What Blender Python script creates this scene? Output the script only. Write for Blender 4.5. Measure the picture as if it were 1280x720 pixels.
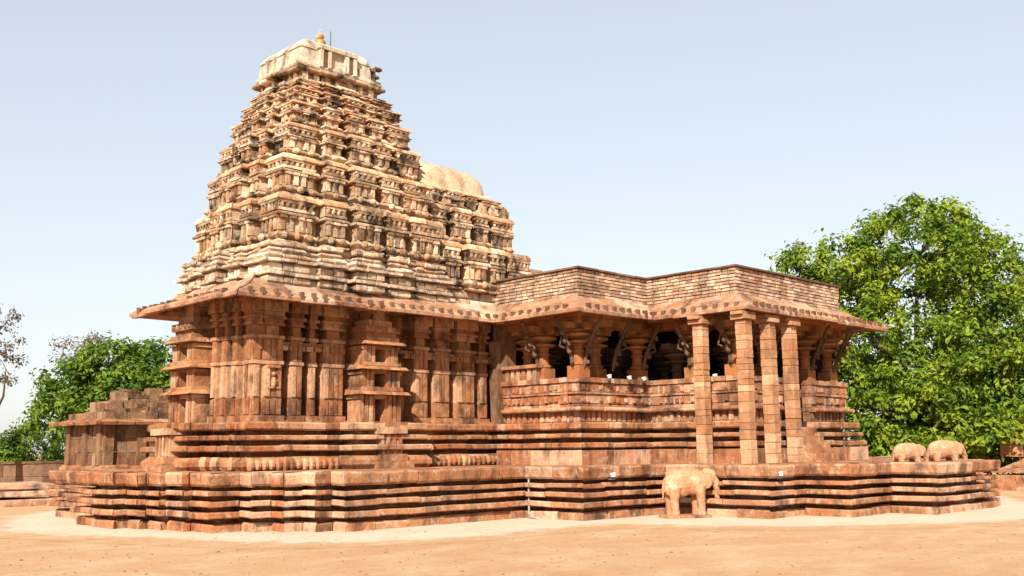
import bpy, bmesh, math, random
from mathutils import Vector, Matrix, noise
R = math.radians
random.seed(7)
scn = bpy.context.scene
for o in list(bpy.data.objects): bpy.data.objects.remove(o)
COL = scn.collection

# ------------------------------------------------------------------ camera, sky, sun, exposure
CAM = Vector((-16.903, -29.231, 2.334)); YAW, PITCH, ROLL, FPX = 44.573, 8.989, -0.587, 1257.3
cd = bpy.data.cameras.new("camera"); cam = bpy.data.objects.new("camera", cd); COL.objects.link(cam)
cd.sensor_width = 36.0; cd.sensor_fit = 'HORIZONTAL'; cd.lens = 36.0 * FPX / 1280.0
cd.clip_start = 0.1; cd.clip_end = 3000
fw = Vector((math.sin(R(YAW)), math.cos(R(YAW)), 0)); rt = Vector((fw.y, -fw.x, 0)); up = Vector((0, 0, 1))
f2 = fw * math.cos(R(PITCH)) + up * math.sin(R(PITCH)); u2 = -fw * math.sin(R(PITCH)) + up * math.cos(R(PITCH))
r3 = rt * math.cos(R(ROLL)) + u2 * math.sin(R(ROLL)); u3 = -rt * math.sin(R(ROLL)) + u2 * math.cos(R(ROLL))
cam.matrix_world = Matrix(((r3.x, u3.x, -f2.x, CAM.x), (r3.y, u3.y, -f2.y, CAM.y), (r3.z, u3.z, -f2.z, CAM.z), (0, 0, 0, 1)))
scn.camera = cam

SUN_DIR = Vector((-0.85, -0.53, 0)).normalized(); SUN_EL = 35.0
world = bpy.data.worlds.new("World"); scn.world = world; world.use_nodes = True
wn = world.node_tree; wn.nodes.clear()
wo = wn.nodes.new('ShaderNodeOutputWorld'); wb = wn.nodes.new('ShaderNodeBackground'); ws = wn.nodes.new('ShaderNodeTexSky')
whs = wn.nodes.new('ShaderNodeHueSaturation')
ws.sky_type = 'NISHITA'; ws.sun_disc = False; ws.sun_elevation = R(SUN_EL)
ws.sun_rotation = math.atan2(SUN_DIR.x, SUN_DIR.y) % (2 * math.pi)
ws.air_density = 1.0; ws.dust_density = 1.2; ws.ozone_density = 1.0
whs.inputs['Saturation'].default_value = 0.72; whs.inputs['Value'].default_value = 1.74
wg = wn.nodes.new('ShaderNodeGamma'); wg.inputs[1].default_value = 0.42
wb.inputs['Strength'].default_value = 0.14
wn.links.new(ws.outputs[0], whs.inputs['Color']); wn.links.new(ws.outputs[0], wg.inputs[0]); wn.links.new(wg.outputs[0], whs.inputs['Color']); wn.links.new(whs.outputs[0], wb.inputs['Color']); wn.links.new(wb.outputs[0], wo.inputs[0])
sd = bpy.data.lights.new("sun", 'SUN'); sun = bpy.data.objects.new("sun", sd); COL.objects.link(sun)
sd.energy = 5.0; sd.angle = R(0.5); sd.color = (1.0, 0.93, 0.82)
sv = Vector((SUN_DIR.x * math.cos(R(SUN_EL)), SUN_DIR.y * math.cos(R(SUN_EL)), math.sin(R(SUN_EL))))
sun.rotation_euler = sv.to_track_quat('Z', 'Y').to_euler(); sun.location = (0, 0, 60)
vs = scn.view_settings; vs.view_transform = 'Standard'; vs.look = 'None'; vs.gamma = 1; vs.use_curve_mapping = False
vs.exposure = 0.95

# ------------------------------------------------------------------ materials
def mat(name):
    m = bpy.data.materials.new(name); m.use_nodes = True; nt = m.node_tree; nt.nodes.clear()
    out = nt.nodes.new('ShaderNodeOutputMaterial'); b = nt.nodes.new('ShaderNodeBsdfPrincipled')
    nt.links.new(b.outputs[0], out.inputs[0]); b.inputs['Roughness'].default_value = 0.9
    b.inputs['Specular IOR Level'].default_value = 0.2
    return m, nt, b
def nz(nt, vec, scale, detail=5, rough=0.6, sc=None):
    if sc:
        mp = nt.nodes.new('ShaderNodeMapping'); mp.inputs['Scale'].default_value = sc; nt.links.new(vec, mp.inputs[0]); vec = mp.outputs[0]
    n = nt.nodes.new('ShaderNodeTexNoise'); n.inputs['Scale'].default_value = scale; n.inputs['Detail'].default_value = detail
    n.inputs['Roughness'].default_value = rough; nt.links.new(vec, n.inputs['Vector']); return n.outputs[0]
def rng(nt, v, a, b, c=0.0, d=1.0):
    n = nt.nodes.new('ShaderNodeMapRange'); n.inputs[1].default_value = a; n.inputs[2].default_value = b; n.inputs[3].default_value = c; n.inputs[4].default_value = d
    nt.links.new(v, n.inputs[0]); return n.outputs[0]
def mix(nt, f, a, b, mode='MIX'):
    n = nt.nodes.new('ShaderNodeMix'); n.data_type = 'RGBA'; n.blend_type = mode
    for s, v in ((n.inputs[0], f), (n.inputs[6], a), (n.inputs[7], b)):
        if isinstance(v, (int, float)): s.default_value = v
        elif isinstance(v, tuple): s.default_value = (*v, 1)
        else: nt.links.new(v, s)
    return n.outputs[2]
def mul(nt, a, b):
    n = nt.nodes.new('ShaderNodeMath'); n.operation = 'MULTIPLY'
    for s, v in ((n.inputs[0], a), (n.inputs[1], b)):
        if isinstance(v, (int, float)): s.default_value = v
        else: nt.links.new(v, s)
    return n.outputs[0]
def stone(name, c1, c2, pale, dark, stain=0.55, palef=0.5, isl=(0.80, 1.15), bump=0.7, streak=(1.5, 1.5, 0.75), fine=22, K=.78):
    c1, c2, pale, dark = [tuple(K * q for q in c_) for c_ in (c1, c2, pale, dark)]
    m, nt, b = mat(name)
    tc = nt.nodes.new('ShaderNodeTexCoord').outputs['Object']; geo = nt.nodes.new('ShaderNodeNewGeometry')
    c = mix(nt, rng(nt, nz(nt, tc, 0.5, 4), .35, .65), c1, c2)
    isr = geo.outputs['Random Per Island']
    c = mix(nt, rng(nt, isr, 0.62, 1.0, 0, .5), c, pale)
    c = mix(nt, mul(nt, rng(nt, nz(nt, tc, 2.6, 6, .7), .5, .68), palef), c, pale)
    c = mix(nt, mul(nt, rng(nt, nz(nt, tc, 1.0, 5, .65, streak), .49, .64), stain), c, dark)
    c = mix(nt, mul(nt, rng(nt, nz(nt, tc, .32, 5, .6), .5, .62), stain * .45), c, dark)
    c = mix(nt, mul(nt, rng(nt, nz(nt, tc, 6.0, 6, .75), .55, .72), stain * .8), c, dark)
    v = mul(nt, rng(nt, isr, 0, 1, isl[0], isl[1]), rng(nt, nz(nt, tc, fine, 4, .7), .25, .75, .72, 1.25))
    hs = nt.nodes.new('ShaderNodeHueSaturation'); nt.links.new(c, hs.inputs['Color']); nt.links.new(v, hs.inputs['Value'])
    nt.links.new(hs.outputs[0], b.inputs['Base Color'])
    bp = nt.nodes.new('ShaderNodeBump'); bp.inputs['Strength'].default_value = bump; bp.inputs['Distance'].default_value = 0.10
    nt.links.new(nz(nt, tc, 5, 10, .72), bp.inputs['Height']); nt.links.new(bp.outputs[0], b.inputs['Normal'])
    return m
M = {}
M['stone'] = stone('red sandstone', (.41, .142, .055), (.50, .235, .105), (.72, .50, .33), (.04, .024, .017), stain=.72, palef=.6)
M['wall'] = stone('carved sandstone wall', (.37, .130, .052), (.45, .205, .09), (.64, .42, .26), (.045, .028, .02), stain=.75, palef=.6)
M['platform'] = stone('platform sandstone', (.44, .155, .06), (.55, .26, .125), (.80, .58, .41), (.04, .025, .018), stain=.72, palef=.7)
M['seat'] = stone('carved parapet stone', (.42, .15, .062), (.51, .24, .118), (.72, .50, .34), (.045, .028, .02), stain=.7, palef=.65)
M['eave'] = stone('eave stone', (.46, .19, .09), (.56, .30, .165), (.80, .62, .47), (.07, .04, .028), stain=.65, palef=.6)
M['tower'] = stone('weathered tower brick', (.50, .25, .115), (.62, .41, .235), (.86, .71, .54), (.03, .02, .013), stain=.97, palef=.95, isl=(.45, 1.15), bump=1.0, streak=(1.3, 1.3, .8), K=.98)
M['kapota'] = stone('ochre cornice', (.50, .23, .10), (.60, .36, .19), (.80, .62, .44), (.035, .024, .016), stain=.8, palef=.85, K=.95)
M['plaster'] = stone('lime plaster', (.62, .47, .32), (.70, .58, .44), (.80, .72, .60), (.14, .085, .05), stain=.75, palef=.7, isl=(.9, 1.05), bump=.6)
M['limebrick'] = stone('lime washed brick', (.58, .36, .21), (.72, .54, .37), (.86, .74, .60), (.06, .038, .026), stain=.7, palef=.9, isl=(.7, 1.1), bump=.9, K=.95)
M['vault'] = stone('ochre plaster', (.60, .40, .235), (.66, .48, .31), (.76, .62, .46), (.16, .095, .05), stain=.6, palef=.6, isl=(.9, 1.05), bump=.5)
M['brick'] = stone('parapet brick', (.56, .30, .175), (.66, .42, .275), (.82, .64, .48), (.09, .05, .035), stain=.5, palef=.7, isl=(.6, 1.15))
M['mortar'] = stone('raked brick joints', (.16, .09, .055), (.2, .12, .07), (.3, .2, .13), (.06, .035, .025), stain=.5)
M['coping'] = stone('weathered coping and shade', (.16, .075, .042), (.2, .105, .06), (.28, .17, .10), (.05, .028, .02), stain=.5)
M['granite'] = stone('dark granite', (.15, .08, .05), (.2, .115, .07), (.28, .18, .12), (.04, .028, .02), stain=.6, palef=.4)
M['column'] = stone('column stone', (.42, .14, .045), (.47, .2, .075), (.54, .3, .14), (.07, .036, .02), stain=.45, palef=.3)
M['pillar'] = stone('masonry pillar', (.46, .19, .08), (.53, .275, .135), (.64, .43, .27), (.10, .05, .03), stain=.45, palef=.6)
M['elephant'] = stone('weathered sandstone statue', (.44, .19, .09), (.54, .29, .165), (.66, .46, .32), (.16, .085, .05), stain=.4, palef=.8, isl=(1, 1), bump=.6, K=.9)
M['hall'] = stone('black hall stone and shade', (.05, .034, .026), (.07, .048, .034), (.09, .065, .05), (.02, .016, .014))  # black basalt tone that also carries the interior's shade
M['oldwall'] = stone('mossy wall stone', (.25, .115, .055), (.31, .17, .085), (.42, .27, .16), (.05, .034, .02), stain=.7)

def flat(name, col, rough=.5, metal=0.0, var=.15):
    m, nt, b = mat(name); tc = nt.nodes.new('ShaderNodeTexCoord').outputs['Object']
    c = mix(nt, rng(nt, nz(nt, tc, 9, 5), .3, .7), tuple(x * (1 - var) for x in col), tuple(min(1, x * (1 + var)) for x in col))
    nt.links.new(c, b.inputs['Base Color']); b.inputs['Roughness'].default_value = rough; b.inputs['Metallic'].default_value = metal
    return m
M['brass'] = flat('tarnished brass', (.3, .19, .06), .55, .3)
M['white'] = flat('white enamel', (.62, .61, .58), .4)
M['pipe'] = flat('pale plastic pipe', (.3, .28, .26), .5)
M['iron'] = flat('grey iron', (.12, .12, .12), .6, .4)

def ground_mat(pale=False):
    m, nt, b = mat('pale dusty apron' if pale else 'sandy earth'); tc = nt.nodes.new('ShaderNodeTexCoord').outputs['Object']
    c = mix(nt, rng(nt, nz(nt, tc, .12, 5, .6), .35, .65), (.42, .235, .115), (.46, .28, .15))
    c = mix(nt, mul(nt, rng(nt, nz(nt, tc, .42, 6, .7, (1, 1.8, 1)), .46, .66), .7), c, (.52, .37, .24))
    c = mix(nt, mul(nt, rng(nt, nz(nt, tc, .9, 8, .75), .52, .66), .5), c, (.33, .185, .09))
    c = mix(nt, mul(nt, rng(nt, nz(nt, tc, 4.2, 7, .75), .54, .70), .6), c, (.29, .16, .08))
    c = mix(nt, mul(nt, rng(nt, nz(nt, tc, 17, 4, .7), .60, .7), .6), c, (.20, .12, .065))
    c = mix(nt, mul(nt, rng(nt, nz(nt, tc, 23, 4, .7), .62, .7), .5), c, (.58, .45, .32))
    if pale:   # pale dust lies thick by the platform and thins out into the yard
        at = nt.nodes.new('ShaderNodeAttribute'); at.attribute_name = 'dust'
        p = mix(nt, rng(nt, nz(nt, tc, .5, 6, .65), .35, .65), (.53, .39, .275), (.58, .45, .335))
        p = mix(nt, mul(nt, rng(nt, nz(nt, tc, 2.6, 7, .75), .52, .70), .6), p, (.44, .29, .18))
        ad = nt.nodes.new('ShaderNodeMath'); ad.operation = 'ADD'; nt.links.new(at.outputs['Fac'], ad.inputs[0]); nt.links.new(rng(nt, nz(nt, tc, 1.1, 8, .7), .3, .7, -.35, .35), ad.inputs[1])
        c = mix(nt, rng(nt, ad.outputs[0], .35, .62), c, p)
    nt.links.new(c, b.inputs['Base Color']); b.inputs['Roughness'].default_value = 1
    bp = nt.nodes.new('ShaderNodeBump'); bp.inputs['Strength'].default_value = .8; bp.inputs['Distance'].default_value = .08
    nt.links.new(nz(nt, tc, 3, 12, .78), bp.inputs['Height']); nt.links.new(bp.outputs[0], b.inputs['Normal'])
    return m
M['ground'] = ground_mat()
M['apron'] = ground_mat(True)
M['pebble'] = stone('loose grit', (.36, .21, .115), (.44, .29, .18), (.56, .43, .31), (.14, .09, .06))
def leaf(name, a, bcol, c3, trans=.35):
    m, nt, b = mat(name); geo = nt.nodes.new('ShaderNodeNewGeometry').outputs['Random Per Island']
    tc = nt.nodes.new('ShaderNodeTexCoord').outputs['Object']
    c = mix(nt, geo, a, bcol); c = mix(nt, rng(nt, nz(nt, tc, .7, 4), .42, .66), c, c3)
    nt.links.new(c, b.inputs['Base Color']); b.inputs['Roughness'].default_value = .55
    tr = nt.nodes.new('ShaderNodeBsdfTranslucent'); nt.links.new(c, tr.inputs[0])
    mx = nt.nodes.new('ShaderNodeMixShader'); mx.inputs[0].default_value = trans
    out = [n for n in nt.nodes if n.type == 'OUTPUT_MATERIAL'][0]
    nt.links.new(b.outputs[0], mx.inputs[1]); nt.links.new(tr.outputs[0], mx.inputs[2]); nt.links.new(mx.outputs[0], out.inputs[0])
    return m
M['leaf'] = leaf('green leaves', (.022, .065, .006), (.12, .21, .014), (.31, .38, .03))
M['leaf2'] = leaf('fresh green leaves', (.025, .075, .008), (.10, .18, .016), (.20, .28, .028))
M['dryleaf'] = leaf('dry brown leaves', (.13, .085, .055), (.2, .14, .09), (.16, .12, .08))
M['dryshrub'] = leaf('dry reddish twigs', (.3, .13, .08), (.42, .2, .13), (.25, .14, .08))
M['bark'] = stone('bark', (.10, .07, .045), (.15, .105, .07), (.2, .15, .1), (.04, .03, .02), isl=(.9, 1.1))

# ------------------------------------------------------------------ mesh helpers
class MB:
    def __init__(s): s.v = []; s.f = []; s.mi = []; s.cur = 0
    def add(s, vs_, fs):
        o = len(s.v); s.v += [tuple(p) for p in vs_]; s.f += [tuple(i + o for i in f) for f in fs]; s.mi += [s.cur] * len(fs)
    def hexa(s, p): s.add(p, [(0, 3, 2, 1), (4, 5, 6, 7), (0, 1, 5, 4), (1, 2, 6, 5), (2, 3, 7, 6), (3, 0, 4, 7)])
    def box(s, x0, y0, z0, x1, y1, z1, j=0.0):
        p = [(x0, y0, z0), (x1, y0, z0), (x1, y1, z0), (x0, y1, z0), (x0, y0, z1), (x1, y0, z1), (x1, y1, z1), (x0, y1, z1)]
        if j: p = [tuple(c + random.uniform(-j, j) for c in q) for q in p]
        s.hexa(p)
    def lbox(s, mp, u0, u1, d0, d1, z0, z1, j=0.0):
        p = [(u0, d0, z0), (u1, d0, z0), (u1, d1, z0), (u0, d1, z0), (u0, d0, z1), (u1, d0, z1), (u1, d1, z1), (u0, d1, z1)]
        s.hexa([mp(*[c + (random.uniform(-j, j) if j else 0) for c in q]) for q in p])
    def lathe(s, cx, cy, prof, n=12, rot=0.0, sx=1, sy=1):
        vs_ = []; fs = []; k = len(prof)
        for r, z in prof:
            for i in range(n):
                a = rot + 2 * math.pi * i / n; vs_.append((cx + sx * r * math.cos(a), cy + sy * r * math.sin(a), z))
        for q in range(k - 1):
            for i in range(n):
                a, b = q * n + i, q * n + (i + 1) % n; fs.append((a, b, b + n, a + n))
        fs.append(tuple(range(n))[::-1]); fs.append(tuple(range((k - 1) * n, k * n))); s.add(vs_, fs)
    def tube(s, pts, rad, n=8):
        vs_ = []; fs = []
        pts = [Vector(p) for p in pts]
        for i, p in enumerate(pts):
            t = (pts[min(i + 1, len(pts) - 1)] - pts[max(i - 1, 0)]).normalized()
            a = t.orthogonal().normalized() if i == 0 else (a - t * a.dot(t)).normalized()
            b = t.cross(a)
            for k in range(n):
                th = 2 * math.pi * k / n; vs_.append(p + (a * math.cos(th) + b * math.sin(th)) * rad[i])
        for i in range(len(pts) - 1):
            for k in range(n):
                q, w = i * n + k, i * n + (k + 1) % n; fs.append((q, w, w + n, q + n))
        fs.append(tuple(range(n))[::-1]); fs.append(tuple(range((len(pts) - 1) * n, len(pts) * n))); s.add(vs_, fs)
    def ball(s, c, r, n=10, m=7):
        rx, ry, rz = r if isinstance(r, tuple) else (r, r, r)
        vs_ = []; fs = []
        for i in range(1, m):
            ph = math.pi * i / m
            for k in range(n):
                th = 2 * math.pi * k / n; vs_.append((c[0] + rx * math.sin(ph) * math.cos(th), c[1] + ry * math.sin(ph) * math.sin(th), c[2] - rz * math.cos(ph)))
        for i in range(m - 2):
            for k in range(n):
                a, b = i * n + k, i * n + (k + 1) % n; fs.append((a, b, b + n, a + n))
        fs.append(tuple(range(n))[::-1]); fs.append(tuple(range((m - 2) * n, (m - 1) * n))); s.add(vs_, fs)
    def prism(s, poly, z0, z1):
        n = len(poly); s.add([(x, y, z0) for x, y in poly] + [(x, y, z1) for x, y in poly],
            [tuple(range(n))[::-1], tuple(range(n, 2 * n))] + [(i, (i + 1) % n, (i + 1) % n + n, i + n) for i in range(n)])
    def build(s, name, m, parent=None, smooth=False, recalc=True, bevel=0.0):
        me = bpy.data.meshes.new(name); me.from_pydata(s.v, [], s.f)
        ms = m if isinstance(m, (list, tuple)) else [m]
        for q in ms: me.materials.append(M[q])
        if len(ms) > 1: me.polygons.foreach_set('material_index', s.mi)
        if recalc:
            bm = bmesh.new(); bm.from_mesh(me); bmesh.ops.recalc_face_normals(bm, faces=bm.faces); bm.to_mesh(me); bm.free()
        if smooth: me.polygons.foreach_set('use_smooth', [True] * len(me.polygons))
        me.update()
        o = bpy.data.objects.new(name, me); COL.objects.link(o)
        if parent is not None:
            o.parent = parent
            if parent.type == 'EMPTY': o.location = -Vector(parent.location)
        if bevel:
            b = o.modifiers.new('bevel', 'BEVEL'); b.width = bevel; b.segments = 1; b.limit_method = 'ANGLE'
        return o
def thing(name, loc, label, cat, group=None):
    o = bpy.data.objects.new(name, None); COL.objects.link(o); o.location = loc; o.empty_display_size = .3
    return tag(o, label, cat, group)
def tag(o, label, cat, group=None):
    o['label'] = label; o['category'] = cat
    if group: o['group'] = group
    return o
def struct(o): o['kind'] = 'structure'; return o
def S(x, y): return lambda u, d, z: (x + u, y - d, z)       # south facing wall, u along +X, d outwards
def W(x, y): return lambda u, d, z: (x - d, y + u, z)       # west facing wall, u along +Y, d outwards

def corner_off(poly, i, closed=True):
    n = len(poly); p = Vector(poly[i]).to_2d()
    a = Vector(poly[i - 1]).to_2d() if (closed or i > 0) else None
    b = Vector(poly[(i + 1) % n]).to_2d() if (closed or i < n - 1) else None
    def nr(u, v): d = (v - u).normalized(); return Vector((d.y, -d.x))
    if a is None: return nr(p, b)
    if b is None: return nr(a, p)
    n1, n2 = nr(a, p), nr(p, b); k = 1 + n1.dot(n2)
    return (n1 + n2) / max(k, .3)
def course(mb, poly, prof, blk=1.1, jo=.02, jz=.008, gap=.008, closed=True, skip=None):
    """a course of dressed blocks laid along an outline; prof is a closed section of (offset, z)"""
    n = len(poly); k = len(prof); inn = min(o for o, z in prof)
    for i in range(n if closed else n - 1):
        p, q = Vector(poly[i]).to_2d(), Vector(poly[(i + 1) % n]).to_2d(); d = q - p; L = d.length
        if L < 1e-4: continue
        d /= L; nn = Vector((d.y, -d.x)); cp, cq = corner_off(poly, i, closed), corner_off(poly, (i + 1) % n, closed)
        m = max(1, int(round(L / blk))); ts = [0] + [(j + random.uniform(-.22, .22)) * L / m for j in range(1, m)] + [L]
        for j in range(m):
            if skip and skip(*(p + d * (ts[j] + ts[j + 1]) / 2)): continue
            jit = random.uniform(-jo, jo); zj = random.uniform(-jz, jz); tilt = random.uniform(-jz, jz) * .6
            vs_ = []
            for e in (0, 1):
                t = ts[j + e]; end = (e == 0 and j == 0) or (e == 1 and j == m - 1)
                base = p + d * t
                vec = (cp if e == 0 else cq) if end else nn
                g = 0 if end else (gap if e == 0 else -gap)
                for o, z in prof:
                    oo = o if o == inn else o + jit
                    w = base + vec * oo + d * g; vs_.append((w.x, w.y, z + zj + (tilt if e else -tilt)))
            fs = [tuple(range(k))[::-1], tuple(range(k, 2 * k))] + [(a, (a + 1) % k, (a + 1) % k + k, a + k) for a in range(k)]
            mb.add(vs_, fs)
def sq(i, o, z0, z1): return [(i, z0), (o, z0), (o, z1), (i, z1)]
def rnd(i, o, z0, z1, b=.3):
    h = z1 - z0; return [(i, z0), (o - b * h, z0), (o, z0 + b * h), (o, z1 - b * h), (o - b * h, z1), (i, z1)]

# ------------------------------------------------------------------ ground
g = MB(); N = 60
def gh(x, y): return 0.0
g.add([(-900, -900, 0), (900, -900, 0), (900, 900, 0), (-900, 900, 0)], [(0, 1, 2, 3)])
struct(g.build('ground', 'ground'))

PL = [(-2.55, -2.4), (-1.6, -2.4), (-1.6, -3.05), (-.95, -3.05), (-.95, -3.7), (-.35, -3.7), (-.35, -4.4), (.2, -4.4), (.2, -5.05),
      (7.44, -5.05), (7.44, -7.63), (11.72, -7.63), (11.72, -11.69), (13.92, -11.69), (13.92, -13.33), (16.67, -13.33), (16.67, -14.9),
      (21.7, -14.9), (21.7, -13.33), (24.4, -13.33), (24.4, -11.69), (26.6, -11.69), (26.6, -7.63), (31, -7.63), (31, 13.4), (7.44, 13.4), (7.44, 9.2), (-2.55, 9.2),
      (-2.55, 4.6), (-3.6, 4.6), (-3.6, 1.55), (-3.2, 1.55), (-3.2, .75), (-2.95, .75), (-2.95, -.15), (-2.75, -.15), (-2.75, -1.2), (-2.55, -1.2)]
# pale swept apron with an irregular edge
ap = MB(); ring = []
pts = []
for i in range(len(PL)):
    a, b = Vector(PL[i]), Vector(PL[(i + 1) % len(PL)])
    for t in range(max(1, int((b - a).length / .5))): pts.append(a.lerp(b, t / max(1, int((b - a).length / .5))))
cen = Vector((13, 0)); hull = []
for k in range(720):
    a = 2 * math.pi * k / 720; d = Vector((math.cos(a), math.sin(a)))
    r = max((p - cen).dot(d) for p in pts if abs((p - cen).normalized().angle(d)) < .35)
    hull.append((a, r))
sm = [sum(hull[(k + j) % 720][1] for j in range(-12, 13)) / 25 for k in range(720)]
vs_ = []; dust = []
for off, du in ((-6, 1.0), (.5, 1.0), (2.6, 0.0), (3.2, -.6)):
    for k, (a, r) in enumerate(hull):
        rr = sm[k] + off + (.7 * noise.noise(Vector((math.cos(a) * 3, math.sin(a) * 3, 1))) if off > 0 else 0)
        vs_.append((cen.x + math.cos(a) * rr, cen.y + math.sin(a) * rr, .005)); dust.append(du)
nk = len(hull)
ap.add(vs_, [(q * nk + k, q * nk + (k + 1) % nk, (q + 1) * nk + (k + 1) % nk, (q + 1) * nk + k) for q in range(3) for k in range(nk)])
apo = struct(ap.build('path', 'apron', recalc=True))
at_ = apo.data.attributes.new('dust', 'FLOAT', 'POINT'); at_.data.foreach_set('value', dust)
pb = MB(); rp = random.Random(4)
for i in range(1500):
    t = rp.uniform(3.5, 30); a = rp.uniform(-30, 30)
    v = fw * math.cos(R(a)) + rt * math.sin(R(a)); x, y = CAM.x + v.x * t, CAM.y + v.y * t; r = rp.uniform(.008, .035) * (1.6 if rp.random() < .06 else 1)
    pb.lathe(x, y, [(r * .7, -.005), (r, r * .3), (r * .5, r * .75)], 5, rp.uniform(0, 6), rp.uniform(.7, 1.3), 1)
o_ = pb.build('pebbles', 'pebble'); o_['kind'] = 'stuff' 

# ------------------------------------------------------------------ platform
plat = thing('stone_platform', (12, 2, 0), 'stepped red sandstone platform with dark ledge gaps carrying the whole temple', 'platform')
c = MB(); course(c, PL, rnd(-.5, .04, -.1, .26, .15), 1.3, .07, .03, .016); c.build('plinth_course', 'platform', plat)
for z0, z1, o in ((.40, .58, .16), (.72, .88, .2), (1.02, 1.16, .18)):
    c = MB(); course(c, PL, rnd(-.5, o, z0, z1, .16), 1.2, .045, .02, .012); c.build('ledge_course', 'platform', plat)
c = MB(); course(c, PL, [(-.9, 1.29), (.14, 1.29), (.2, 1.36), (.24, 1.62), (.2, 1.68), (-.9, 1.68)], 1.2, .05, .02, .018); c.build('edge_slab', 'platform', plat)
c = MB(); course(c, PL, sq(-.8, -.42, -.1, 1.5), 1.3, .01, 0, .003); c.build('recess_wall', 'platform', plat)
c = MB(); c.prism([(x * 1.0, y) for x, y in PL], 1.55, 1.66); c.build('pavement', 'platform', plat, recalc=True)
# tumbled steps at the east end of the platform
for i, (x, y, w, d, z0, z1, a) in enumerate(((22.3, -14.2, 1.2, 1.0, 0, .3, 4), (22.0, -14.0, 1.0, .9, .3, .62, -3), (22.4, -13.2, 1.3, 1, .0, .45, 8), (21.95, -13.8, .8, .8, .62, .9, 3))):
    c = MB(); ca, sa = math.cos(R(a)), math.sin(R(a)); q = [(-w / 2, -d / 2), (w / 2, -d / 2), (w / 2, d / 2), (-w / 2, d / 2)]
    c.prism([(x + ca * u - sa * v, y + sa * u + ca * v) for u, v in q], z0, z1); c.build('step_block', 'platform', plat, bevel=.03)
c = MB(); c.tube([(7.36, -5.3, 1.3), (7.36, -5.3, .12)], [.032, .032], 10); c.tube([(7.36, -5.3, .05), (7.1, -5.9, .04)], [.03, .035], 8); c.build('drain_pipe', 'pipe', plat)

# ------------------------------------------------------------------ temple
T = thing('temple', (11, 3, 1.66), 'red sandstone temple with tall stepped tower and pillared hall under sloping eaves', 'temple')
BODY = [(0, 0), (3.6, 0), (3.6, -.75), (6.0, -.75), (6.0, 0), (11, 0), (11, -4.4), (15.2, -4.4), (15.2, -8.6), (23.1, -8.6), (23.1, -4.4), (27.3, -4.4), (27.3, 10.2), (11, 10.2), (11, 5.8), (0, 5.8),
        (0, 4.3), (-.85, 4.3), (-.85, 2.05), (-.42, 2.05), (-.42, 1.65), (-.27, 1.65), (-.27, 1.2), (-.13, 1.2), (-.13, .72), (0, .72)]
ent = lambda x, y: 18.1 < x < 20.2 and y < -8      # porch entrance
base = ((1.66, 2.10, .54, 'stone'), (2.27, 2.47, .56, 'stone'), (2.63, 2.8, .48, 'stone'), (2.95, 3.22, .40, 'stone'))
for z0, z1, o, m in base:
    c = MB(); course(c, BODY, rnd(-.5, o, z0, z1, .33 if z0 < 2 else .2), .95, .025, .012, .012, skip=ent)
    if z0 < 2:   # lotus lumps on the lowest moulding
        for i in range(46):
            x = -.25 + i * .25
            if not 3.0 < x < 6.5: c.ball((x, -.5, 1.86), (.15, .14, .2 + random.uniform(-.03, .04)), 7, 5)
        for i in range(9): c.ball((-.55 - max(0, i - 2) * .06, .2 + i * .24, 1.86), (.14, .15, .2), 7, 5)
    c.build('base_moulding', m, T)
c = MB(); course(c, BODY, sq(-.7, -.12, 1.6, 3.2), 1.5, .01, 0, .003); c.build('base_recess', 'stone', T)
HALLB = [(11, -.6), (11, -4.4), (15.2, -4.4), (15.2, -8.6), (18.1, -8.6)]
for L_ in (HALLB, [(20.2, -8.6), (23.1, -8.6), (23.1, -4.4), (27.3, -4.4), (27.3, 10.2)]):
    c = MB(); course(c, L_, sq(-.4, .60, 1.66, 2.2), 1.0, .03, .01, .012, closed=False); c.build('base_blocks', 'seat', T)
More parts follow.
